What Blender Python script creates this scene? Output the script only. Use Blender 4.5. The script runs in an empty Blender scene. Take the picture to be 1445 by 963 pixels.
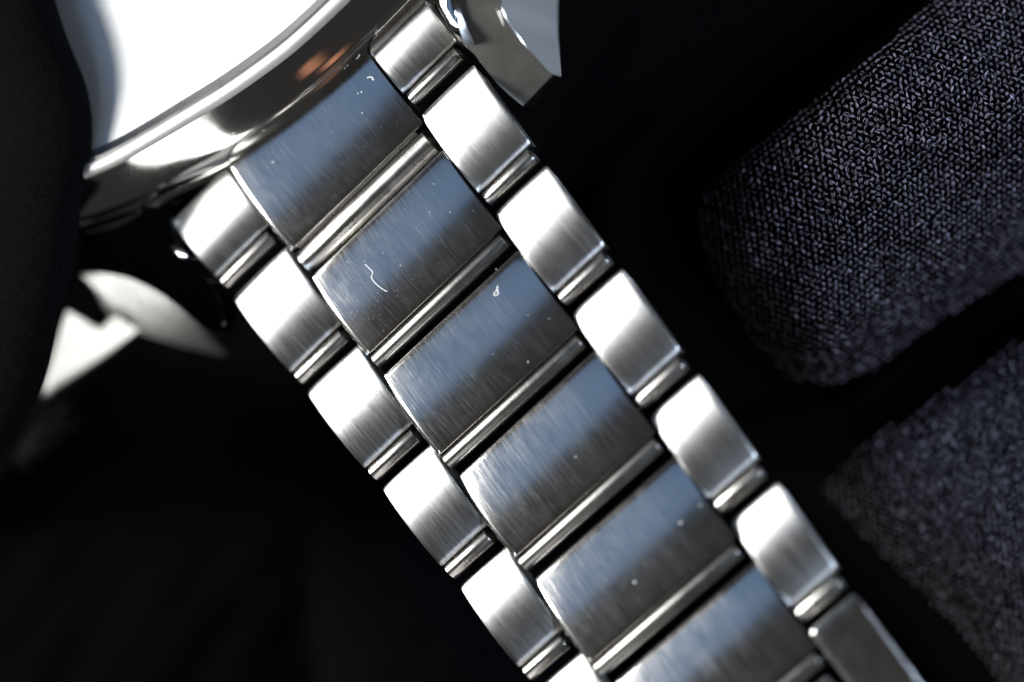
import bpy, math, random
import numpy as np
from mathutils import Vector, Matrix
random.seed(7); rng = np.random.default_rng(7)
S = 0.001                                   # everything below is thought of in millimetres

# ------------------------------------------------------------------ camera, world, lamps, exposure
sc = bpy.context.scene
H, PXMM, K = 153.0, 1445 / 61.5, 0.4        # camera height, photo pixels per mm at z=0, slope of the band's plane
camd = bpy.data.cameras.new('camera'); cam = bpy.data.objects.new('camera', camd)
sc.collection.objects.link(cam); sc.camera = cam
camd.sensor_width = 36; camd.lens = 36 * H / 61.5
camd.clip_start = 0.01; camd.clip_end = 10
cam.location = (0, 0, H * S)
camd.dof.use_dof = True; camd.dof.focus_distance = (H + 2.5) * S; camd.dof.aperture_fstop = 10.5

w = bpy.data.worlds.new('World'); sc.world = w; w.use_nodes = True
w.node_tree.nodes['Background'].inputs[0].default_value = (1.0, 0.96, 0.91, 1)
w.node_tree.nodes['Background'].inputs[1].default_value = 0.034
sc.view_settings.view_transform = 'Standard'; sc.view_settings.look = 'None'
sc.view_settings.exposure = 0; sc.view_settings.gamma = 1
sc.cycles.use_denoising = True
sc.cycles.sample_clamp_indirect = 6
sc.cycles.max_bounces = 8

# the frame of the watch: D runs down the band, T across it, N out of it
D = Vector((0.60432276, -0.75918445, 0.24172911)).normalized()
T = Vector((0.70488507, 0.65087554, 0.28195403)).normalized()
N = D.cross(T).normalized(); T = N.cross(D)

def world_px(px, py, z):
    x = (px - 722.5) / PXMM; y = (481.5 - py) / PXMM
    return Vector((x * (1 - z / H), y * (1 - z / H), z))
def _plane(px, py):
    x = (px - 722.5) / PXMM; y = (481.5 - py) / PXMM
    z = K * x / (1 + K * x / H)
    return Vector((x * (1 - z / H), y * (1 - z / H), z))
ORG = _plane(318, 415)
C0 = Vector((0, 0, H))
def loc(px, py, wv=0.0):
    """photo pixel -> local (u, v, w) of the watch at height w above the band plane"""
    d = world_px(px, py, 0) - C0
    t = (wv - (C0 - ORG).dot(N)) / d.dot(N)
    q = C0 + d * t - ORG
    return Vector((q.dot(D), q.dot(T), q.dot(N)))
def to_world(p):
    return ORG + D * p[0] + T * p[1] + N * p[2]

def refl(theta, phi, p):
    """direction in which a mirror at world point p, tilted theta towards -D and phi towards -T, sees the room"""
    n = (N - D * math.tan(math.radians(theta)) - T * math.tan(math.radians(phi))).normalized()
    v = (C0 - p).normalized()
    return (n * (2 * n.dot(v)) - v).normalized()
def lamp(name, th0, th1, ph0, ph1, dist, rad, col):
    p = to_world((15, 10.5, 0.3))
    a, b = (th0 + th1) / 2, (ph0 + ph1) / 2
    c = p + refl(a, b, p) * dist
    e1 = p + refl(th1, b, p) * dist - (p + refl(th0, b, p) * dist)
    e2 = p + refl(a, ph1, p) * dist - (p + refl(a, ph0, p) * dist)
    rect(name, c, p, e1, e1.length, e2.length, rad, col)
def rect(name, c, target, xdir, sx, sy, rad, col):
    ld = bpy.data.lights.new(name, 'AREA'); o = bpy.data.objects.new(name, ld)
    sc.collection.objects.link(o)
    z = (c - target).normalized(); x = (xdir - z * xdir.dot(z)).normalized(); y = z.cross(x)
    m = Matrix((x, y, z)).transposed().to_4x4(); m.translation = c * S
    o.matrix_world = m
    ld.shape = 'RECTANGLE'; ld.size = sx * S; ld.size_y = sy * S
    ld.color = col; ld.energy = rad * math.pi * sx * sy * S * S
lamp('blue_window_light', -0.5, 15, -14, 5.5, 230, 0.37, (0.31, 0.54, 0.95))
lamp('white_softbox_light', 2.2, 25, 8, 18, 200, 36, (1.0, 0.99, 0.97))
rect('cloth_softbox_light', Vector((200, 105, 155)), Vector((20, 5, -3)), Vector((1, -1, 0)), 32, 32, 250, (0.66, 0.79, 1.0))

# ------------------------------------------------------------------ materials
def nodes(name):
    m = bpy.data.materials.new(name); m.use_nodes = True
    nt = m.node_tree; return m, nt, nt.nodes['Principled BSDF']
def N_(nt, t, **kw):
    n = nt.nodes.new(t)
    for k, v in kw.items():
        if k in n.inputs.keys(): n.inputs[k].default_value = v
        else: setattr(n, k, v)
    return n
def steel(name, rough, aniso, streak, streak_h, smudge, scratch=0.0, base=(.66, .655, .64), grain=0.0, shade=0.0, fine=10, rot=.25):
    m, nt, b = nodes(name); L = nt.links.new
    b.inputs['Metallic'].default_value = 1
    b.inputs['Base Color'].default_value = (*base, 1)
    tc = N_(nt, 'ShaderNodeTexCoord'); oi = N_(nt, 'ShaderNodeObjectInfo')
    add = N_(nt, 'ShaderNodeVectorMath', operation='ADD'); mul = N_(nt, 'ShaderNodeVectorMath', operation='MULTIPLY')
    mul.inputs[1].default_value = (37, 53, 91)
    L(oi.outputs['Random'], mul.inputs[0]); L(tc.outputs['UV'], add.inputs[0]); L(mul.outputs[0], add.inputs[1])
    mp = N_(nt, 'ShaderNodeMapping'); mp.inputs['Scale'].default_value = (0.35, fine, 1)
    L(add.outputs[0], mp.inputs[0])
    n1 = N_(nt, 'ShaderNodeTexNoise', Scale=1.0, Detail=3.0, Roughness=0.65); L(mp.outputs[0], n1.inputs['Vector'])
    # slanted hand scratches
    mp2 = N_(nt, 'ShaderNodeMapping'); mp2.inputs['Rotation'].default_value = (0, 0, math.radians(9)); mp2.inputs['Scale'].default_value = (0.5, 9, 1)
    L(add.outputs[0], mp2.inputs[0])
    n2 = N_(nt, 'ShaderNodeTexNoise', Scale=1.3, Detail=2.0, Roughness=0.5, Distortion=0.03); L(mp2.outputs[0], n2.inputs['Vector'])
    r2 = N_(nt, 'ShaderNodeMapRange'); r2.inputs['From Min'].default_value = 0.6; r2.inputs['From Max'].default_value = 0.72
    L(n2.outputs['Fac'], r2.inputs['Value'])
    # broad smears
    n3 = N_(nt, 'ShaderNodeTexNoise', Scale=0.55, Detail=5.0, Roughness=0.65, Distortion=0.6); L(add.outputs[0], n3.inputs['Vector'])
    r3 = N_(nt, 'ShaderNodeMapRange'); r3.inputs['From Min'].default_value = 0.3; r3.inputs['From Max'].default_value = 0.75
    r3.inputs['To Min'].default_value = rough; r3.inputs['To Max'].default_value = rough + smudge
    L(n3.outputs['Fac'], r3.inputs['Value'])
    ma = N_(nt, 'ShaderNodeMath', operation='MULTIPLY_ADD'); ma.inputs[1].default_value = scratch
    L(r2.outputs[0], ma.inputs[0]); L(r3.outputs[0], ma.inputs[2])
    g1 = N_(nt, 'ShaderNodeMath', operation='SUBTRACT'); g1.inputs[1].default_value = 0.5; L(n1.outputs['Fac'], g1.inputs[0])
    g2 = N_(nt, 'ShaderNodeMath', operation='MULTIPLY_ADD'); g2.inputs[1].default_value = grain
    L(g1.outputs[0], g2.inputs[0]); L(ma.outputs[0], g2.inputs[2]); L(g2.outputs[0], b.inputs['Roughness'])
    g3 = N_(nt, 'ShaderNodeMath', operation='MULTIPLY_ADD'); g3.inputs[1].default_value = shade; g3.inputs[2].default_value = 1.0
    L(g1.outputs[0], g3.inputs[0])
    sc3 = N_(nt, 'ShaderNodeVectorMath', operation='SCALE'); sc3.inputs[0].default_value = base
    L(g3.outputs[0], sc3.inputs['Scale']); L(sc3.outputs[0], b.inputs['Base Color'])
    hs = N_(nt, 'ShaderNodeMath', operation='MULTIPLY_ADD'); hs.inputs[1].default_value = -0.6
    L(r2.outputs[0], hs.inputs[0]); L(n1.outputs['Fac'], hs.inputs[2])
    bp = N_(nt, 'ShaderNodeBump'); bp.inputs['Strength'].default_value = streak; bp.inputs['Distance'].default_value = streak_h * S
    L(hs.outputs[0], bp.inputs['Height']); L(bp.outputs[0], b.inputs['Normal'])
    if aniso:
        b.inputs['Anisotropic'].default_value = aniso; b.inputs['Anisotropic Rotation'].default_value = rot
        tg = N_(nt, 'ShaderNodeTangent'); tg.direction_type = 'UV_MAP'; tg.uv_map = 'UVMap'
        L(tg.outputs[0], b.inputs['Tangent'])
    return m
M = {}
M['brushed'] = steel('brushed_steel', 0.36, 0.92, 1.0, 0.008, 0.04, grain=.36, shade=.7, fine=15)
M['polished'] = steel('polished_steel', 0.15, 0.55, 1.0, 0.0007, 0.06, 0.05, grain=.20, shade=.5, fine=15, rot=0.0)
M['mirror'] = steel('mirror_steel', 0.05, 0.0, 0.3, 0.0002, 0.03)
M['satin'] = steel('satin_steel', 0.26, 0.0, 0.6, 0.0012, 0.06)
M['lug'] = steel('lug_steel', 0.24, 0.0, 0.6, 0.001, 0.04, base=(.40, .39, .37))
M['matte'] = steel('blasted_steel', 0.58, 0.0, 0.5, 0.001, 0.05)
M['dull_bar'] = steel('dark_bar_steel', 0.28, 0.5, 1.0, 0.005, 0.14, base=(.30, .295, .28))  # darker base than the other hinge bars, for the centre links
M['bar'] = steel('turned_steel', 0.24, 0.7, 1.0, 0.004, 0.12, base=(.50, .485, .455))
def plain(name, col, rough, metal=0.0, **kw):
    m, nt, b = nodes(name)
    b.inputs['Base Color'].default_value = (*col, 1); b.inputs['Roughness'].default_value = rough; b.inputs['Metallic'].default_value = metal
    for k, v in kw.items(): b.inputs[k.replace('_', ' ')].default_value = v
    n = N_(nt, 'ShaderNodeTexNoise', Scale=2500.0, Detail=3.0); tc = N_(nt, 'ShaderNodeTexCoord')
    nt.links.new(tc.outputs['Object'], n.inputs['Vector'])
    bp = N_(nt, 'ShaderNodeBump'); bp.inputs['Strength'].default_value = 0.2; bp.inputs['Distance'].default_value = 0.01 * S
    nt.links.new(n.outputs['Fac'], bp.inputs['Height']); nt.links.new(bp.outputs[0], b.inputs['Normal'])
    return m
M['dial'] = plain('silver_dial', (.88, .88, .87), 0.6, 1.0)
M['lint'] = plain('pale_lint', (.85, .85, .82), 0.5)
M['glass'] = bpy.data.materials.new('sapphire'); M['glass'].use_nodes = True
_nt = M['glass'].node_tree; _nt.nodes.remove(_nt.nodes['Principled BSDF'])
_g = N_(_nt, 'ShaderNodeBsdfGlossy', Roughness=0.02); _t = N_(_nt, 'ShaderNodeBsdfTransparent'); _m = N_(_nt, 'ShaderNodeMixShader'); _m.inputs[0].default_value = 0.07
_nt.links.new(_t.outputs[0], _m.inputs[1]); _nt.links.new(_g.outputs[0], _m.inputs[2]); _nt.links.new(_m.outputs[0], _nt.nodes['Material Output'].inputs[0])
def fabric(name, col, spec, bumpy, rough=.34):
    m, nt, b = nodes(name); L = nt.links.new
    tc = N_(nt, 'ShaderNodeTexCoord')
    n = N_(nt, 'ShaderNodeTexNoise', Scale=7000.0, Detail=3.0, Roughness=0.7); L(tc.outputs['Object'], n.inputs['Vector'])
    cr = N_(nt, 'ShaderNodeValToRGB'); cr.color_ramp.elements[0].position = .3; cr.color_ramp.elements[1].position = .75
    cr.color_ramp.elements[0].color = (*[c * .35 for c in col], 1); cr.color_ramp.elements[1].color = (*[c * 1.7 for c in col], 1)
    L(n.outputs['Fac'], cr.inputs[0]); L(cr.outputs[0], b.inputs['Base Color'])
    b.inputs['Roughness'].default_value = rough; b.inputs['Specular IOR Level'].default_value = spec
    bp = N_(nt, 'ShaderNodeBump'); bp.inputs['Strength'].default_value = bumpy; bp.inputs['Distance'].default_value = 0.05 * S
    L(n.outputs['Fac'], bp.inputs['Height']); L(bp.outputs[0], b.inputs['Normal'])
    return m
M['yarn'] = fabric('knit_yarn', (.118, .099, .135), 1.0, 0.9)
def weave_on(m):
    nt = m.node_tree; L = nt.links.new; b = nt.nodes['Principled BSDF']; tc = nt.nodes.new('ShaderNodeTexCoord')
    hs = []
    for ang in (38, -52):
        mp = nt.nodes.new('ShaderNodeMapping'); mp.inputs['Rotation'].default_value = (0, 0, math.radians(ang)); L(tc.outputs['Object'], mp.inputs[0])
        wv = nt.nodes.new('ShaderNodeTexWave'); wv.inputs['Scale'].default_value = 780; wv.inputs['Distortion'].default_value = 2.5; wv.inputs['Detail'].default_value = 2; wv.inputs['Detail Scale'].default_value = 1.5
        L(mp.outputs[0], wv.inputs['Vector']); hs.append(wv)
    mu = nt.nodes.new('ShaderNodeMath'); mu.operation = 'MULTIPLY'; L(hs[0].outputs['Fac'], mu.inputs[0]); L(hs[1].outputs['Fac'], mu.inputs[1])
    cr = nt.nodes.new('ShaderNodeValToRGB'); cr.color_ramp.elements[0].color = (.0008, .0008, .001, 1); cr.color_ramp.elements[1].color = (.007, .0068, .008, 1)
    L(mu.outputs[0], cr.inputs[0]); L(cr.outputs[0], b.inputs['Base Color'])
M['cloth'] = fabric('black_cloth', (.0018, .0018, .0022), 0.0, 0.5, 1.0)

M['fold'] = fabric('black_fold', (.0035, .0036, .0038), 0.0, 0.4, 1.0)
weave_on(M['cloth'])
_nt = M['yarn'].node_tree; _b = _nt.nodes['Principled BSDF']
_a = N_(_nt, 'ShaderNodeAttribute', attribute_name='fibre'); _s = N_(_nt, 'ShaderNodeVectorMath', operation='SCALE')
_nt.links.new(_b.inputs['Base Color'].links[0].from_socket, _s.inputs[0]); _nt.links.new(_a.outputs['Fac'], _s.inputs['Scale']); _nt.links.new(_s.outputs[0], _b.inputs['Base Color'])

# ------------------------------------------------------------------ mesh helpers
def obj(name, verts, faces, mat, parent=None, uvs=None, angle=30, scale=S):
    me = bpy.data.meshes.new(name)
    me.from_pydata([tuple(c * scale for c in v) for v in verts], [], [tuple(f) for f in faces])
    me.materials.append(mat); me.validate()
    me.shade_smooth() if hasattr(me, 'shade_smooth') else None
    me.polygons.foreach_set('use_smooth', [True] * len(me.polygons))
    if angle < 180: me.set_sharp_from_angle(angle=math.radians(angle))
    uvl = me.uv_layers.new(name='UVMap')
    li = np.zeros(len(me.loops), dtype=np.int32); me.loops.foreach_get('vertex_index', li)
    src = np.array([(v[0], v[1]) for v in (uvs or verts)], dtype=np.float32)
    uvl.data.foreach_set('uv', src[li].ravel())
    o = bpy.data.objects.new(name, me); sc.collection.objects.link(o)
    if parent: o.parent = parent
    return o
def fix_normals(me):
    import bmesh
    bm = bmesh.new(); bm.from_mesh(me); bmesh.ops.recalc_face_normals(bm, faces=bm.faces); bm.to_mesh(me); bm.free()
def grid_faces(nr, nc, close_c=False):
    f = []
    for i in range(nr - 1):
        for j in range(nc - (0 if close_c else 1)):
            a = i * nc + j; b = i * nc + (j + 1) % nc
            f.append((a, b, b + nc, a + nc))
    return f
def solid(name, profile_rows, mat, parent, angle=30):
    """rows = closed loops of equal length; joined into a capped solid"""
    nr, nc = len(profile_rows), len(profile_rows[0])
    v = [p for r in profile_rows for p in r]
    f = grid_faces(nr, nc, True) + [tuple(range(nc))[::-1], tuple((nr - 1) * nc + k for k in range(nc))]
    o = obj(name, v, f, mat, parent, angle=180)
    fix_normals(o.data); o.data.set_sharp_from_angle(angle=math.radians(angle))
    return o

# ------------------------------------------------------------------ the watch
watch = bpy.data.objects.new('wristwatch', None); sc.collection.objects.link(watch)
m4 = Matrix((D, T, N)).transposed().to_4x4(); m4.translation = ORG * S; watch.matrix_world = m4
watch['label'] = 'steel wristwatch with brushed and polished link bracelet lying on dark cloth'
watch['category'] = 'watch'

def lb(u): return 5.02 - 0.030 * u           # gap lines between centre and outer links, and the outer edges
def rb(u): return 17.02 - 0.030 * u
def le(u): return 0.05 + 0.010 * u
def re_(u): return 21.75 - 0.058 * u

def link(name, u0, length, vl, vr, R, mat, tilt=0.0, twist=0.0, chamf=0.0, cham_drop=0.0, corner=0.25, lead=0.10, crown=0.0,
         bar=0.54, bar_at=0.56, bar_w=-0.66, thick=2.5, tail=0.25, barmat=None, shoulder=0.10):
    """one bracelet link; origin at the middle of its leading edge"""
    uc = length / 2
    vc = (vl(u0) + vr(u0)) / 2
    sag = lambda u: -((u - uc) ** 2) / (2 * R) + (uc ** 2) / (2 * R) * 0.6
    # profile of the top from leading lower edge over the top to the step
    prof = [(0.32, -thick), (0.06, -thick + .4), (0.0, -1.2), (0.0, sag(0) - lead * 1.5)]
    for a in (25, 50, 75): prof.append((lead * (1 - math.cos(math.radians(a))), sag(0) - lead * 1.5 + lead * 1.5 * math.sin(math.radians(a))))
    for k in range(0, 19): 
        u = lead + (length - lead - 0.06) * k / 18; prof.append((u, sag(u)))
    e = sag(length)
    prof += [(length - .02, e - .03), (length, e - .08), (length, e - .30), (length - .05, -1.0), (length - .3, -thick)]
    # lateral stations: position fraction, inward rounding of the leading corner, drop of the top
    st = []
    wid = vr(u0) - vl(u0)
    if chamf:
        left = [(0.0, cham_drop + shoulder, corner), (shoulder * .5, cham_drop + .02, corner * .55), (chamf * .5, cham_drop * .42, corner * .22), (chamf * .8, cham_drop * .12, corner * .08), (chamf + .05, 0.0, 0.0)]
        right = [(0.0, .014, corner * .4), (.012, .004, corner * .1), (.03, 0, 0)]
    else:
        prof_s = [(0.0, .20, 1.0), (.02, .13, .7), (.06, .08, .45), (.12, .045, .25), (.22, .018, .10), (.36, .004, .03), (.5, 0, 0)]
        left = [(d, dr, corner * c) for d, dr, c in prof_s]; right = [(d * .45, dr * .32, corner * .4 * c) for d, dr, c in prof_s]
    for d, dr, c in left: st.append(('l', d, dr, c))
    for k in (1, 2, 3): st.append(('m', k / 4, 0, 0))
    for d, dr, c in reversed(right): st.append(('r', d, dr, c))
    rows = []
    for kind, d, dr, c in st:
        row = []
        for (u, wv) in prof:
            uu = u
            if c: uu = u + c * max(0.0, 1 - u / (length * .5)) ** 2
            L_, R_ = vl(u0 + u) - vc, vr(u0 + u) - vc
            v = L_ + d if kind == 'l' else (R_ - d if kind == 'r' else L_ + (R_ - L_) * d)
            t = (v - L_) / (R_ - L_) * 2 - 1
            und = .36 * max(0.0, min(-wv, 1.6) - .12) * (1 - abs(u / length - .5) * .3)
            if kind == 'l': v += und
            if kind == 'r': v -= und
            wq = wv - (dr if wv > -.6 else 0) - crown * t * t
            row.append((uu, v, wq))
        rows.append(row)
    o = solid(name, rows, mat, watch, 38)
    ti = math.radians(tilt)
    o.location = Vector((u0, vc, 0)) * S
    # tilt about the middle of the link, towards the case
    o.rotation_euler = (math.radians(twist), -ti, 0)
    o.location.z = -math.sin(ti) * uc * S * 1.0 + 0
    o.location.z = (-math.sin(ti) * uc) * S
    if bar:
        br = []
        n = 20
        cu = length + bar_at
        for vv, sc_ in ((0.15, .88), (0.17, .97), (0.20, 1.0), (None, 1.0), (-0.44, 1.0), (-0.41, .96), (-0.39, .88)):
            row = []
            L_, R_ = vl(u0 + cu) - vc, vr(u0 + cu) - vc
            v = (L_ + R_) / 2 if vv is None else (L_ + vv if vv > 0 else R_ + vv)
            for k in range(n):
                a = 2 * math.pi * k / n
                row.append((cu + bar * sc_ * math.cos(a) * (1.0), v, bar_w + bar * sc_ * math.sin(a)))
            br.append(row)
        b = solid('hinge_bar', br, barmat or M['bar'], o, 50)
        # web joining bar and link, sunk below both
        L_, R_ = vl(u0 + cu) - vc + .5, vr(u0 + cu) - vc - .8
        wq = [[(length - .2, v, -thick * .8), (cu, v, -thick * .8), (cu, v, bar_w - .1), (length - .2, v, e - .28)] for v in (L_, R_)]
        solid('hinge_web', wq, M['bar'], o)
    return o

PITCH = 7.8
RAD = 13.0
tilts = {0: -1.0, 1: 0.0, 2: 1.2, 3: 2.2, 4: 3.6, 5: 4.6}
twist = {0: 0, 1: .5, 2: -.7, 3: .8, 4: -.3, 5: .9}
extra = {0: -.6, 1: -.5, 2: .3, 3: .6, 4: 1.3, 5: .4}
jit = [(.2, .3), (-.3, .4), (.5, -.4), (-.4, .2), (.3, -.5), (-.2, .5)]
for i in range(0, 6):
    u0 = 0.42 + PITCH * (i - 1)
    ln = 6.2; R_ = RAD
    if i == 0: u0 = -6.1; ln = 4.75; R_ = 8.0
    nm = 'outer_link' if i else 'end_link_shoulder'
    link(nm, u0, ln, le, lambda u: lb(u) - .03, R_, M['brushed'], tilts[i] + jit[i][0] + .4, twist=jit[i][1], corner=.12, crown=.10)
    link(nm, u0, ln, lambda u: rb(u) + .03, re_, R_, M['brushed'], tilts[i] + jit[i][1], twist=-jit[i][0], corner=.38, crown=.10)
for i in range(0, 6):
    u0 = 3.05 + PITCH * (i - 1) + 0.0
    if i == 5: u0 -= .05
    ln = 6.2
    kw = {}
    if i == 0: u0 = -6.2; ln = 7.1; kw = dict(bar=.95, bar_at=1.05, bar_w=-.95)
    link('centre_link' if i else 'end_link_centre', u0, ln, lambda u: lb(u) + .05, lambda u: rb(u) - .05, RAD + (3 if i == 0 else 0), M['polished'], tilts[i] + .3 + extra[i], twist=twist[i],
         chamf=.36, cham_drop=.085, corner=.35, lead=.13 if i < 4 else .24, barmat=M['dull_bar'] if i else M['bar'], **kw)
# the long flat links that lead to the clasp
u6 = .42 + PITCH * 5
link('clasp_link', u6, 14, lambda u: rb(u) + .03, re_, 400, M['polished'], -3.0, corner=.38, lead=.3, bar=0)
link('clasp_link', u6, 14, le, lambda u: lb(u) - .03, 400, M['polished'], -3.0, corner=.12, lead=.3, bar=0)
link('centre_link', 3.0 + PITCH * 5, 10, lambda u: lb(u) + .05, lambda u: rb(u) - .6, 400, M['polished'], -4, chamf=.36, cham_drop=.085, corner=.6, lead=.3, bar=0)

# ---- case
def poly(pts, n):
    """resample a polyline smoothly to n points"""
    P_ = np.array([tuple(p) for p in pts], float)
    # Catmull-Rom
    out = []
    Q = np.vstack([2 * P_[0] - P_[1], P_, 2 * P_[-1] - P_[-2]])
    for i in range(1, len(Q) - 2):
        for k in range(8):
            t = k / 8
            p0, p1, p2, p3 = Q[i - 1], Q[i], Q[i + 1], Q[i + 2]
            out.append(.5 * ((2 * p1) + (-p0 + p2) * t + (2 * p0 - 5 * p1 + 4 * p2 - p3) * t * t + (-p0 + 3 * p1 - 3 * p2 + p3) * t ** 3))
    out.append(P_[-1]); out = np.array(out)
    s = np.r_[0, np.cumsum(np.linalg.norm(np.diff(out, axis=0), axis=1))]
    q = np.linspace(0, s[-1], n)
    return [Vector(tuple(np.interp(q, s, out[:, k]) for k in range(out.shape[1]))[0:]) if False else Vector([float(np.interp(x, s, out[:, k])) for k in range(out.shape[1])]) for x in q]
WT = 3.4
Epx = [(92, 262), (118, 253), (165, 233), (210, 208), (265, 175), (330, 135), (400, 85), (450, 42), (520, -25), (620, -120)]
Jpx = [(110, 322), (150, 310), (200, 290), (250, 266), (300, 241), (348, 214), (410, 173), (480, 118), (545, 58), (625, -22)]
nE = 48
E = poly([loc(x, y, WT) for x, y in Epx], nE)
J = poly([loc(x, y, .15) for x, y in Jpx], nE)
rows = []
for f, g in ((0, 0), (.08, .04), (.28, .16), (.5, .31), (.7, .47), (.82, .60), (.91, .74), (.97, .88), (1, 1)):
    rows.append([Vector((E[k].x + (J[k].x - E[k].x) * f, E[k].y + (J[k].y - E[k].y) * f, WT + (.15 - WT) * g)) for k in range(nE)])
ledge = [[p + Vector((.0, 0, -.35)) for p in rows[-1]], [p + Vector((.28, 0, -.42)) for p in rows[-1]], [p + Vector((.36, 0, -.55)) for p in rows[-1]], [p + Vector((.36, 0, -6)) for p in rows[-1]]]
rows += ledge
back = [p + Vector((-14, -4, -9.5)) for p in E]
rows.append(back); rows.insert(0, [p + Vector((-.02, 0, -.03)) for p in E])
rows.insert(0, [p + Vector((-1, 0, -2.5)) for p in E])
v = [p for r in rows for p in r]
case = obj('case', v, grid_faces(len(rows), nE), M['mirror'], watch, angle=35)

# bezel: a rounded ring following the case edge
def sweep(name, path, prof, mat, parent, side, angle=40):
    """prof: (inward, up) closed; side: inward direction in the u,v plane per point"""
    rows = []
    for p, s_ in zip(path, side):
        rows.append([(p.x + s_[0] * a, p.y + s_[1] * a, p.z + b) for a, b in prof])
    return solid(name, rows, mat, parent, angle)
side = []
for k in range(nE):
    a = E[max(0, k - 1)]; b = E[min(nE - 1, k + 1)]; t = (b - a).normalized()
    side.append((-t.y, t.x) if (-t.y) < 0 else (t.y, -t.x))
sweep('bezel', E, [(-.05, -.2), (-.02, .10), (.10, .28), (.30, .36), (.62, .36), (.78, .25), (.80, -.3)], M['matte'], watch, side)
sweep('rehaut', E, [(.82, -.2), (.82, .12), (1.0, .16), (1.6, -.25), (1.6, -1.3)], M['satin'], watch, side)
# dial and crystal: big flat sheets with thickness inside the bezel
def sheet(name, inset, depth, wz, thick, mat):
    inner = [Vector((p.x + s_[0] * inset, p.y + s_[1] * inset, wz)) for p, s_ in zip(E, side)]
    far = [Vector((p.x - depth, p.y - 3, wz)) for p in inner]
    loop = inner + far[::-1]
    return solid(name, [[q - Vector((0, 0, thick)) for q in loop], loop], mat, watch)
sheet('dial', 1.5, 22, WT - .3, .4, M['dial'])
sheet('crystal', .84, 22, WT + .22, .5, M['glass'])
# polished facet on the shoulder of the case
def facet(name, pxs, anchor, theta, phi, thick, mat, bev=.12):
    n = Vector((-math.tan(math.radians(theta)), -math.tan(math.radians(phi)), 1)).normalized()
    cl = Vector(((C0 - ORG).dot(D), (C0 - ORG).dot(T), (C0 - ORG).dot(N)))
    P_ = []
    for x, y in pxs:
        q = loc(x, y, 0); d = q - cl
        t = (anchor - cl).dot(n) / d.dot(n); P_.append(cl + d * t)
    c = sum(P_, Vector()) / len(P_)
    ins = [p + (c - p).normalized() * bev for p in P_]
    low = [p - n * bev * .6 for p in P_]
    bot = [p - n * thick for p in P_]
    return solid(name, [bot, low, ins], mat, watch, 60), n
def flank_lamp(name, px, py, dist, sx, sy, rad, col, rot=0.0):
    """small lamp standing where the polished case flank mirrors it at a given spot"""
    best = None
    for i in range(3, 10):
        for k in range(1, nE - 1):
            wp = to_world(rows[i + 0][k]); f_ = H / (H - wp.z)
            X_, Y_ = 722.5 + wp.x * f_ * PXMM, 481.5 - wp.y * f_ * PXMM
            d_ = (X_ - px) ** 2 + (Y_ - py) ** 2
            if best is None or d_ < best[0]: best = (d_, i, k, wp)
    _, i, k, wp = best
    a = to_world(rows[i][k + 1]) - to_world(rows[i][k - 1]); b = to_world(rows[i + 1][k]) - to_world(rows[i - 1][k])
    n = a.cross(b).normalized()
    if n.z < 0: n = -n
    v = (C0 - wp).normalized(); r = (n * (2 * n.dot(v)) - v).normalized()
    print('flank lamp', name, tuple(round(c, 2) for c in r))
    rect(name, wp + r * dist, wp, Matrix.Rotation(rot, 3, r) @ T, sx, sy, rad, col)
flank_lamp('strip_light', 276, 200, 190, 12, 190, 9, (1, 1, .98))
for (x, y, a, b, q) in ((438, 128, 11, 18, .8), (440, 92, 9, 30, .6), (472, 84, 10, 22, .7)):
    flank_lamp('skin_reflection_helper', x, y, 150 + a * 5, a, b, q, (1.0, .42, .22))  # added copper-tinted lamps stand in for skin mirrored in the case flank

# ---- lugs
def lug_top(name, top, mat, bev=.05):
    rows_t = [loc(x, y, wv) for x, y, wv, dp in top]
    bot = [p - Vector((0, 0, dp)) for p, (x, y, wv, dp) in zip(rows_t, top)]
    c = sum(rows_t, Vector()) / len(rows_t)
    return solid(name, [bot, [p - Vector((0, 0, bev)) for p in rows_t], [p + (c - p).normalized() * bev for p in rows_t]], mat, watch, 25)
def dpx(x, w_): return w_ / PXMM / .371
A = [(704, -40, 1.2, 9.8), (706, 0, 1.0, 9.5), (714.7, 26.6, .8, 8.5), (730, 48.7, .4, 6.9), (752, 77.5, -.2, 4.5), (770, 97.4, -.6, 2.5), (781, 106, -.8, 1.2)]
B = [(738, 150.6, -1.2, 1.4), (719, 135, -1.0, 1.4), (701, 118, -.7, 2), (680, 92, -.2, 3), (667, 75, .1, 3), (655, 64, .3, 3), (649.4, 44, .6, 3), (643, 22, .8, 3), (640.5, 0, 1.0, 3), (640, -40, 1.2, 3)]
lug = lug_top('lug', [(q[0], q[1], q[2], 1.0) for q in poly([Vector(p) for p in A], 30)] + [tuple(q) for q in poly([Vector(p) for p in B], 30)], M['lug'])
o_ = T * 0 + Vector((.02, .05, 0))
s4 = poly([Vector((*loc(x, y, wv), dp)) for x, y, wv, dp in A], 24); sa = [Vector(q[:3]) for q in s4]; sd = [Vector((q[3], 0, 0)) for q in s4]
solid('lug_side', [[p + o_ - Vector((0, 0, .12)), p + o_ - Vector((0, 0, d.x)), p - o_ * 8 - Vector((0, 0, d.x)), p - o_ * 8 - Vector((0, 0, .12))] for p, d in zip(sa, sd)], M['matte'], watch)
anc = loc(640, 25, 1.35)
fc, _ = facet('lug_chamfer', [(604, -40), (612, 0), (621.7, 17.7), (635, 40), (648, 57.6), (655, 64), (649.4, 44), (643, 22), (640.5, 0), (640, -40)], anc, 5, 14, 1.5, M['mirror'], .03)
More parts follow.
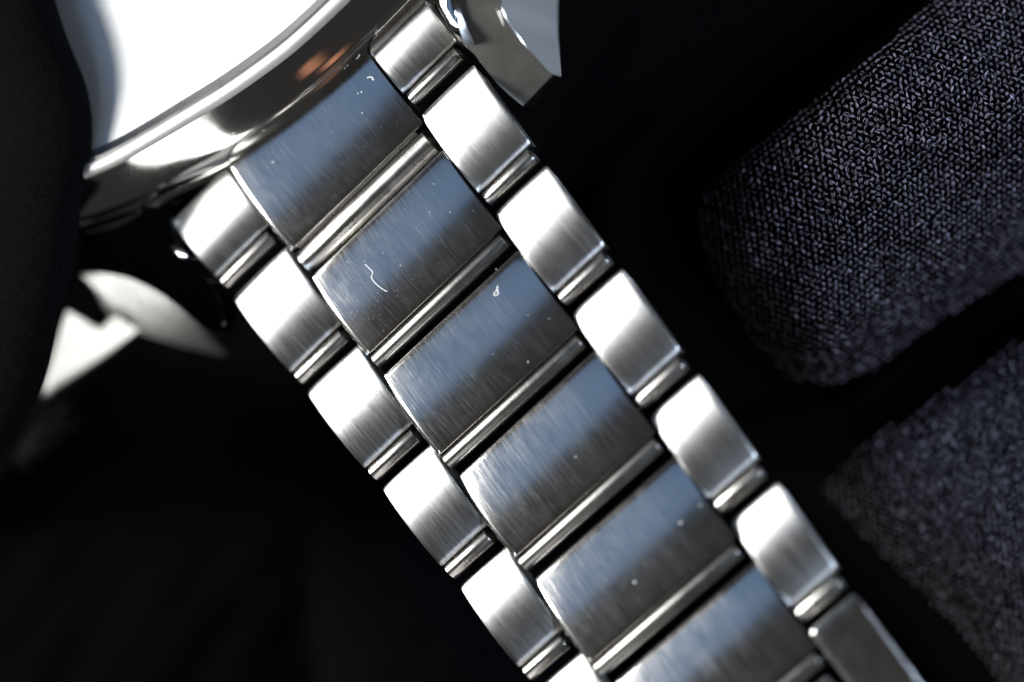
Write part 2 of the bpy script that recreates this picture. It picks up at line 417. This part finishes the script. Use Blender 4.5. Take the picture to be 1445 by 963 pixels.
# left lug, seen almost in the dark
A2 = [(118, 262, -1.5, 3), (160, 262, -.4, 4), (205, 292, 0, 4), (238, 300, .1, 4), (246, 335, 0, 4), (262, 368, -.3, 3), (290, 395, -.8, 3), (312, 425, -1.6, 2), (318, 448, -2.2, 1.4),
      (310, 470, -2.9, 1.2), (290, 465, -2.9, 1.2), (255, 436, -2.8, 1.4), (222, 412, -2.7, 1.4), (185, 394, -2.6, 1.6), (150, 386, -2.6, 2), (112, 384, -2.8, 2)]
lug2 = lug_top('lug', [tuple(q) for q in poly([Vector(p) for p in A2], 60)], M['mirror'], .004)
anc = loc(246, 356, .1)
facet('lug_chamfer', [(232, 349), (238, 346), (249, 352), (259, 362), (256, 366), (246, 363), (236, 356)], anc, 6, 15, .5, M['mirror'], .03)

# ---- folding clasp seen far below the left lug
# ------------------------------------------------------------------ cloth
def sdist(X, Y, poly_w):
    """signed distance (positive inside) of grid points to a polygon"""
    n = len(poly_w); dmin = np.full(X.shape, 1e9); inside = np.zeros(X.shape, bool)
    for i in range(n):
        ax, ay = poly_w[i]; bx, by = poly_w[(i + 1) % n]
        ex, ey = bx - ax, by - ay
        t = np.clip(((X - ax) * ex + (Y - ay) * ey) / (ex * ex + ey * ey), 0, 1)
        dmin = np.minimum(dmin, np.hypot(X - ax - t * ex, Y - ay - t * ey))
        c = ((ay > Y) != (by > Y)) & (X < (bx - ax) * (Y - ay) / (by - ay + 1e-12) + ax)
        inside ^= c
    return np.where(inside, dmin, -dmin)
def wpoly(pts, z):
    return [tuple(world_px(x, y, z)[:2]) for x, y in pts]
FLOOR = -34.0
def pdist(X, Y, pts):
    dmin = np.full(X.shape, 1e9)
    for (ax, ay), (bx, by) in zip(pts[:-1], pts[1:]):
        ex, ey = bx - ax, by - ay
        t = np.clip(((X - ax) * ex + (Y - ay) * ey) / (ex * ex + ey * ey), 0, 1)
        dmin = np.minimum(dmin, np.hypot(X - ax - t * ex, Y - ay - t * ey))
    return dmin
def fold(X, Y, pts, nc, ztop, Rc, Rs, soft_c, soft, slope, par):
    """pillow-like fold: the first nc outline points are its crest edge, the rest a soft edge"""
    P_ = wpoly(pts, ztop)
    inside = sdist(X, Y, P_) > 0
    dc = pdist(X, Y, P_[:nc]); ds = pdist(X, Y, P_[nc - 1:] + P_[:1])
    def dome(d, R_): q = np.clip(1 - d / R_, 0, 1); return 1 - np.sqrt(np.clip(1 - q ** 2, 0, 1))
    h = ztop - slope * dc - par * dc ** 2 - soft_c * dome(dc, Rc) - soft * dome(ds, Rs)
    dmin = np.minimum(dc, ds)
    out = ztop - soft_c * np.where(dc < ds, 1, dome(np.minimum(dc, 99), Rc)) - soft * np.where(dc < ds, dome(ds, Rs), 1) - dmin * 6
    return np.where(inside, h, out)
F1 = [(985, 262), (1060, 205), (1130, 150), (1200, 92), (1270, 35), (1330, -20), (1420, -120), (1800, -300), (1800, 200), (1600, 300), (1480, 380), (1340, 470), (1260, 528), (1190, 552), (1125, 532), (1062, 465), (1005, 370)]
F2 = [(1160, 705), (1230, 620), (1330, 560), (1445, 478), (1560, 400), (1800, 300), (1900, 1200), (1500, 1100), (1410, 985), (1330, 880), (1240, 790)]
F3 = [(470, 760), (560, 740), (700, 860), (900, 1100), (600, 1200), (480, 1000)]
F4 = [(-60, 715), (5, 650), (60, 578), (95, 562), (125, 590), (95, 612), (45, 640), (0, 690)]
def height0(X, Y):
    h = np.full(X.shape, FLOOR) + 1.5 * np.sin(X * .11 + 1) * np.cos(Y * .09)
    h = np.maximum(h, fold(X, Y, F1, 7, -2.0, 3.0, 17.0, 2.5, 10.0, .05, .009))
    h = np.maximum(h, fold(X, Y, F2, 6, -10.5, 3.0, 10.0, 2.0, 7.0, -.14, .0))
    h = np.maximum(h, fold(X, Y, F3, 4, -15.0, 6.0, 8.0, 4.0, 6.0, .02, .003))
    h = np.maximum(h, fold(X, Y, F4, 4, -19.5, 2.0, 2.0, 2.0, 2.0, 0, 0))
    return h
hx = np.arange(-60, 75.01, .3); hy = np.arange(-55, 55.01, .3)
HX, HY = np.meshgrid(hx, hy); HH = height0(HX, HY)
kk = np.exp(-np.arange(-24, 25) ** 2 * .09 / (2 * .8 ** 2)); kk /= kk.sum()
HP = np.pad(HH, 24, mode='edge')
HP = np.apply_along_axis(lambda r: np.convolve(r, kk, 'valid'), 1, HP)
HH = np.apply_along_axis(lambda r: np.convolve(r, kk, 'valid'), 0, HP)
HH += .22 * np.sin(HX * .55 + HY * .3) * np.cos(HY * .42 - HX * .2) + .10 * np.sin(HX * 1.3 - HY * .9)
def height(X, Y):
    fx = np.clip((X - hx[0]) / .3, 0, len(hx) - 1.001); fy = np.clip((Y - hy[0]) / .3, 0, len(hy) - 1.001)
    i = fx.astype(int); j = fy.astype(int); a = fx - i; b = fy - j
    return HH[j, i] * (1 - a) * (1 - b) + HH[j, i + 1] * a * (1 - b) + HH[j + 1, i] * (1 - a) * b + HH[j + 1, i + 1] * a * b
gx = np.arange(-48, 62.01, .4); gy = np.arange(-42, 42.01, .4)
X, Y = np.meshgrid(gx, gy)
Z = height(X, Y)
vv = np.stack([X.ravel(), Y.ravel(), Z.ravel()], 1)
cloth = obj('black_knit_cloth', vv.tolist(), grid_faces(len(gy), len(gx)), M['cloth'], None, angle=180)
cloth['label'] = 'black knitted cloth in folds under and beside the watch bracelet'
cloth['category'] = 'cloth'
# stitches: one small lumpy loop of yarn each, joined
def stitches():
    ang = math.radians(38)
    pu, pv = .40, .34
    e1 = np.array([math.cos(ang), math.sin(ang)]); e2 = np.array([-math.sin(ang), math.cos(ang)])
    n1, n2 = 180, 230
    I, Jj = np.meshgrid(np.arange(-n1, n1), np.arange(-n2, n2))
    cx = (I + .5 * (Jj % 2)) * pu; cy = Jj * pv
    PX = cx * e1[0] + cy * e2[0] + 6; PY = cx * e1[1] + cy * e2[1]
    PX = PX + rng.normal(0, .018, PX.shape); PY = PY + rng.normal(0, .018, PY.shape)
    par = (I % 2).ravel()
    x, y = PX.ravel(), PY.ravel()
    k = (x > -34) & (x < 40) & (y > -28) & (y < 28)
    x, y, par = x[k], y[k], par[k]
    z = height(x, y)
    keep = z > FLOOR + 9.5
    near = np.zeros(x.shape, bool)
    for F_, zt in ((F1, -2.0), (F2, -10.5), (F4, -19.5)): near |= sdist(x, y, wpoly(F_, zt)) > -.7
    keep &= near
    x, y, z, par = x[keep], y[keep], z[keep], par[keep]
    e = .15
    gxn = (height(x + e, y) - height(x - e, y)) / (2 * e); gyn = (height(x, y + e) - height(x, y - e)) / (2 * e)
    nn = np.stack([-gxn, -gyn, np.ones_like(gxn)], 1); nn /= np.linalg.norm(nn, axis=1)[:, None]
    keep = nn[:, 2] > .3
    x, y, z, par, nn = x[keep], y[keep], z[keep], par[keep], nn[keep]
    # every stitch is a small bundle of filaments
    nf = 2
    x, y, z, par = [np.repeat(q, nf) for q in (x, y, z, par)]; nn = np.repeat(nn, nf, axis=0)
    n = len(x); sd_ = np.tile([-1.0, 1.0], n // 2)
    x = x + rng.normal(0, .015, n); y = y + rng.normal(0, .015, n)
    phi = ang + np.where(par, math.radians(32), math.radians(104)) + np.repeat(rng.normal(0, .25, n // 2), 2) + rng.normal(0, .32, n)
    t = np.stack([np.cos(phi), np.sin(phi), np.zeros(n)], 1)
    t -= nn * (t * nn).sum(1)[:, None]; t /= np.linalg.norm(t, axis=1)[:, None]
    b = np.cross(nn, t)
    off_ = (b * (sd_ * rng.uniform(.01, .06, n))[:, None])
    # base blob: rings along t
    ring = 5; secs = [(-1, .3), (-.4, 1), (.4, 1), (1, .3)]
    la = .17 * rng.uniform(.6, 1.3, n); ra = .045 * rng.uniform(.6, 1.5, n)
    c = np.stack([x, y, z], 1) + off_ + nn * (.05 + rng.uniform(-.03, .06, n))[:, None]
    bend = rng.normal(0, .04, n)
    V = np.zeros((n, len(secs) * ring, 3))
    for i, (s_, r_) in enumerate(secs):
        for j in range(ring):
            a = 2 * math.pi * j / ring
            rr = r_ * ra * rng.uniform(.8, 1.2, n)
            V[:, i * ring + j] = c + t * (s_ * la)[:, None] + b * (rr * math.cos(a) * 1.1 + bend * (1 - s_ * s_))[:, None] + nn * (rr * math.sin(a) + .05 * (1 - s_ * s_) - .03)[:, None]
    f = []
    for i in range(len(secs) - 1):
        for j in range(ring):
            f.append((i * ring + j, i * ring + (j + 1) % ring, (i + 1) * ring + (j + 1) % ring, (i + 1) * ring + j))
    f = np.array(f)
    F = (f[None] + (np.arange(n) * len(secs) * ring)[:, None, None]).reshape(-1, 4)
    V = V.reshape(-1, 3) * S
    me = bpy.data.meshes.new('stitches')
    me.vertices.add(len(V)); me.vertices.foreach_set('co', V.ravel().astype(np.float32))
    me.loops.add(F.size); me.loops.foreach_set('vertex_index', F.ravel().astype(np.int32))
    me.polygons.add(len(F)); me.polygons.foreach_set('loop_start', np.arange(0, F.size, 4, dtype=np.int32))
    me.update(calc_edges=True); me.polygons.foreach_set('use_smooth', [True] * len(F))
    at = me.attributes.new('fibre', 'FLOAT', 'POINT')
    br_ = np.repeat(np.clip(rng.lognormal(-.25, .65, n), .2, 3.2), len(secs) * ring).astype(np.float32)
    at.data.foreach_set('value', br_)
    me.materials.append(M['yarn'])
    o = bpy.data.objects.new('stitches', me); sc.collection.objects.link(o)
    o.parent = cloth; o['kind'] = 'stuff'
    print('stitches', n)
stitches()

# the dark fold that rises in front of the watch on the left
edge = [(75, -40), (78, 0), (98, 62), (120, 115), (130, 165), (129, 215), (118, 265), (110, 330), (98, 400), (84, 450), (66, 530), (40, 590), (12, 632), (-25, 690), (-60, 760)]
en = poly([Vector((x, y, 0)) for x, y in edge], 40)
rows = []
for off, z in ((0, -18), (-1, -7.6), (0, -6.5), (-12, -5.8), (-40, -5.6), (-90, -6.4), (-130, -9), (-180, -12), (-260, -20)):
    rows.append([world_px(p.x + off + (6 if 0 else 0), p.y, z + .5 * math.sin(p.y * .018)) for p in en])
r2 = rows
v = [p for r in r2 for p in r]
fg = obj('black_cloth_fold', v, grid_faces(len(r2), len(en)), M['fold'], None, angle=180)
fix_normals(fg.data)
fg['label'] = 'soft black cloth fold overlapping the watch dial at the left edge'; fg['category'] = 'cloth'

# ------------------------------------------------------------------ clasp parts
def bent_plate(name, edge_a, edge_b, mat, w0, th0, th1, phi, thick=.6, n=24, nb=7):
    """plate between two traced outlines, bent along the band direction from slope th0 to th1 (degrees)"""
    a = poly([Vector((x, y, 0)) for x, y in edge_a], n); b = poly([Vector((x, y, 0)) for x, y in edge_b], n)
    pa = loc(a[0].x, a[0].y, w0); pb = loc(a[-1].x, a[-1].y, w0)
    span = pb.x - pa.x; t0, t1 = math.tan(math.radians(th0)), math.tan(math.radians(th1))
    def f(q):
        e = q.x - pa.x
        return w0 + t0 * e + (t1 - t0) / (2 * span) * e * e + math.tan(math.radians(phi)) * (q.y - pa.y)
    rows_ = []
    for k in range(n):
        r1, r2 = [], []
        for j in range(nb):
            t = j / (nb - 1); q = a[k] * (1 - t) + b[k] * t; wv = w0
            for _ in range(12): wv = f(loc(q.x, q.y, wv))
            L_ = loc(q.x, q.y, wv); e = .06 if j in (0, nb - 1) else 0
            r1.append(L_ - Vector((0, 0, e))); r2.append(L_ - Vector((0, 0, thick)))
        rows_.append(r1 + r2[::-1])
    return solid(name, rows_, mat, watch, 50)
bent_plate('clasp_cover', [(112, 386), (160, 384), (215, 404), (262, 440), (318, 500)],
           [(128, 400), (148, 436), (185, 464), (235, 482), (316, 504)], M['satin'], -4.6, -39, -8, 9)
bent_plate('clasp_blade', [(94, 438), (118, 452), (137, 463), (146, 459), (156, 449), (172, 446), (194, 462)],
      [(56, 564), (60, 563), (72, 553), (90, 541), (120, 521), (150, 501), (196, 466)], M['satin'], -5.0, -37, -38, 7.5)

# ------------------------------------------------------------------ lint and dust
def surf_w(u, v):
    """height of the band's top surface, roughly"""
    dg = bpy.context.evaluated_depsgraph_get()
    o_ = to_world((u, v, 6)) * S
    hit, p, n, i, ob, m = sc.ray_cast(dg, o_, -N)
    if not hit: return 0.2
    q = p / S - ORG
    return q.dot(N)
def tube(name, pxs, r, label):
    bpy.context.view_layer.update()
    pts = []
    for x, y in pxs:
        q = loc(x, y, .25); w_ = surf_w(q.x, q.y); q = loc(x, y, w_ + .04); pts.append(to_world(q))
    pts = poly(pts, len(pxs) * 4)
    rows = []
    for k, p in enumerate(pts):
        t = (pts[min(k + 1, len(pts) - 1)] - pts[max(k - 1, 0)]).normalized()
        a = t.cross(N).normalized(); b = t.cross(a)
        rr = r * (1.0 if 0 < k < len(pts) - 1 else .5)
        rows.append([p + a * rr * math.cos(2 * math.pi * j / 6) + b * rr * math.sin(2 * math.pi * j / 6) for j in range(6)])
    o = solid(name, rows, M['lint'], None, 180)
    o['label'] = label; o['category'] = 'lint'; o['group'] = 'bits of lint on the bracelet'
tube('lint_fibre', [(515, 373), (520, 378), (526, 385), (524, 391), (527, 397), (533, 403), (541, 409), (547, 412)], .03, 'longest wavy white fibre on the uppermost full polished centre link')
tube('lint_fibre', [(702, 403), (701, 410), (697, 415), (699, 417), (703, 415), (702, 409)], .035, 'tiny looped white fibre on the second full polished centre link')
tube('lint_fibre', [(586, 136), (584, 145), (585, 152)], .03, 'short straight white fibre on the dark hinge bar near the lug')
tube('lint_fibre', [(518, 110), (524, 109), (527, 114)], .05, 'small curled white fleck on centre piece beside the watch case')
tube('lint_fibre', [(925, 551), (923, 557), (926, 562)], .04, 'tiny white fibre at corner of an outer link halfway down right side')
def dust():
    bpy.context.view_layer.update()
    vs, fs = [], []
    def speck(x, y, r):
        q = loc(x, y, .2); w_ = surf_w(q.x, q.y); c = to_world(loc(x, y, w_ + r * .6))
        b = len(vs)
        for d_ in (D, T, -D, -T, N, -N): vs.append(c + d_ * r * random.uniform(.7, 1.2))
        for a, b2 in ((0, 1), (1, 2), (2, 3), (3, 0)):
            fs.append((b + a, b + b2, b + 4)); fs.append((b + b2, b + a, b + 5))
    for x, y, r in ((565, 375, .05), (490, 370, .05), (745, 511, .06), (514, 369, .04), (540, 357, .035), (612, 260, .04), (510, 130, .07), (505, 132, .06), (511, 160, .05), (385, 229, .09), (330, 202, .10),
                    (960, 738, .09), (895, 822, .09), (988, 713, .08), (812, 645, .06), (1078, 775, .08), (635, 300, .03), (606, 300, .04), (700, 380, .04), (775, 450, .035), (695, 500, .03), (745, 445, .04)):
        speck(x, y, r)
    for _ in range(90):
        speck(random.gauss(505, 28), random.gauss(425, 26), random.uniform(.008, .022))
    for _ in range(260):
        t = random.random(); u = random.uniform(-4, 36); vv_ = random.uniform(.5, 20)
        p = to_world((u, vv_, 0)); s_ = H / (H - p.z)
        speck(722.5 + p.x * s_ * PXMM, 481.5 - p.y * s_ * PXMM, random.uniform(.006, .018))
    o = obj('dust', vs, fs, M['lint'], None, angle=180)
    o['label'] = 'fine white dust specks scattered over the bracelet links'; o['category'] = 'dust'; o['kind'] = 'stuff'
dust()
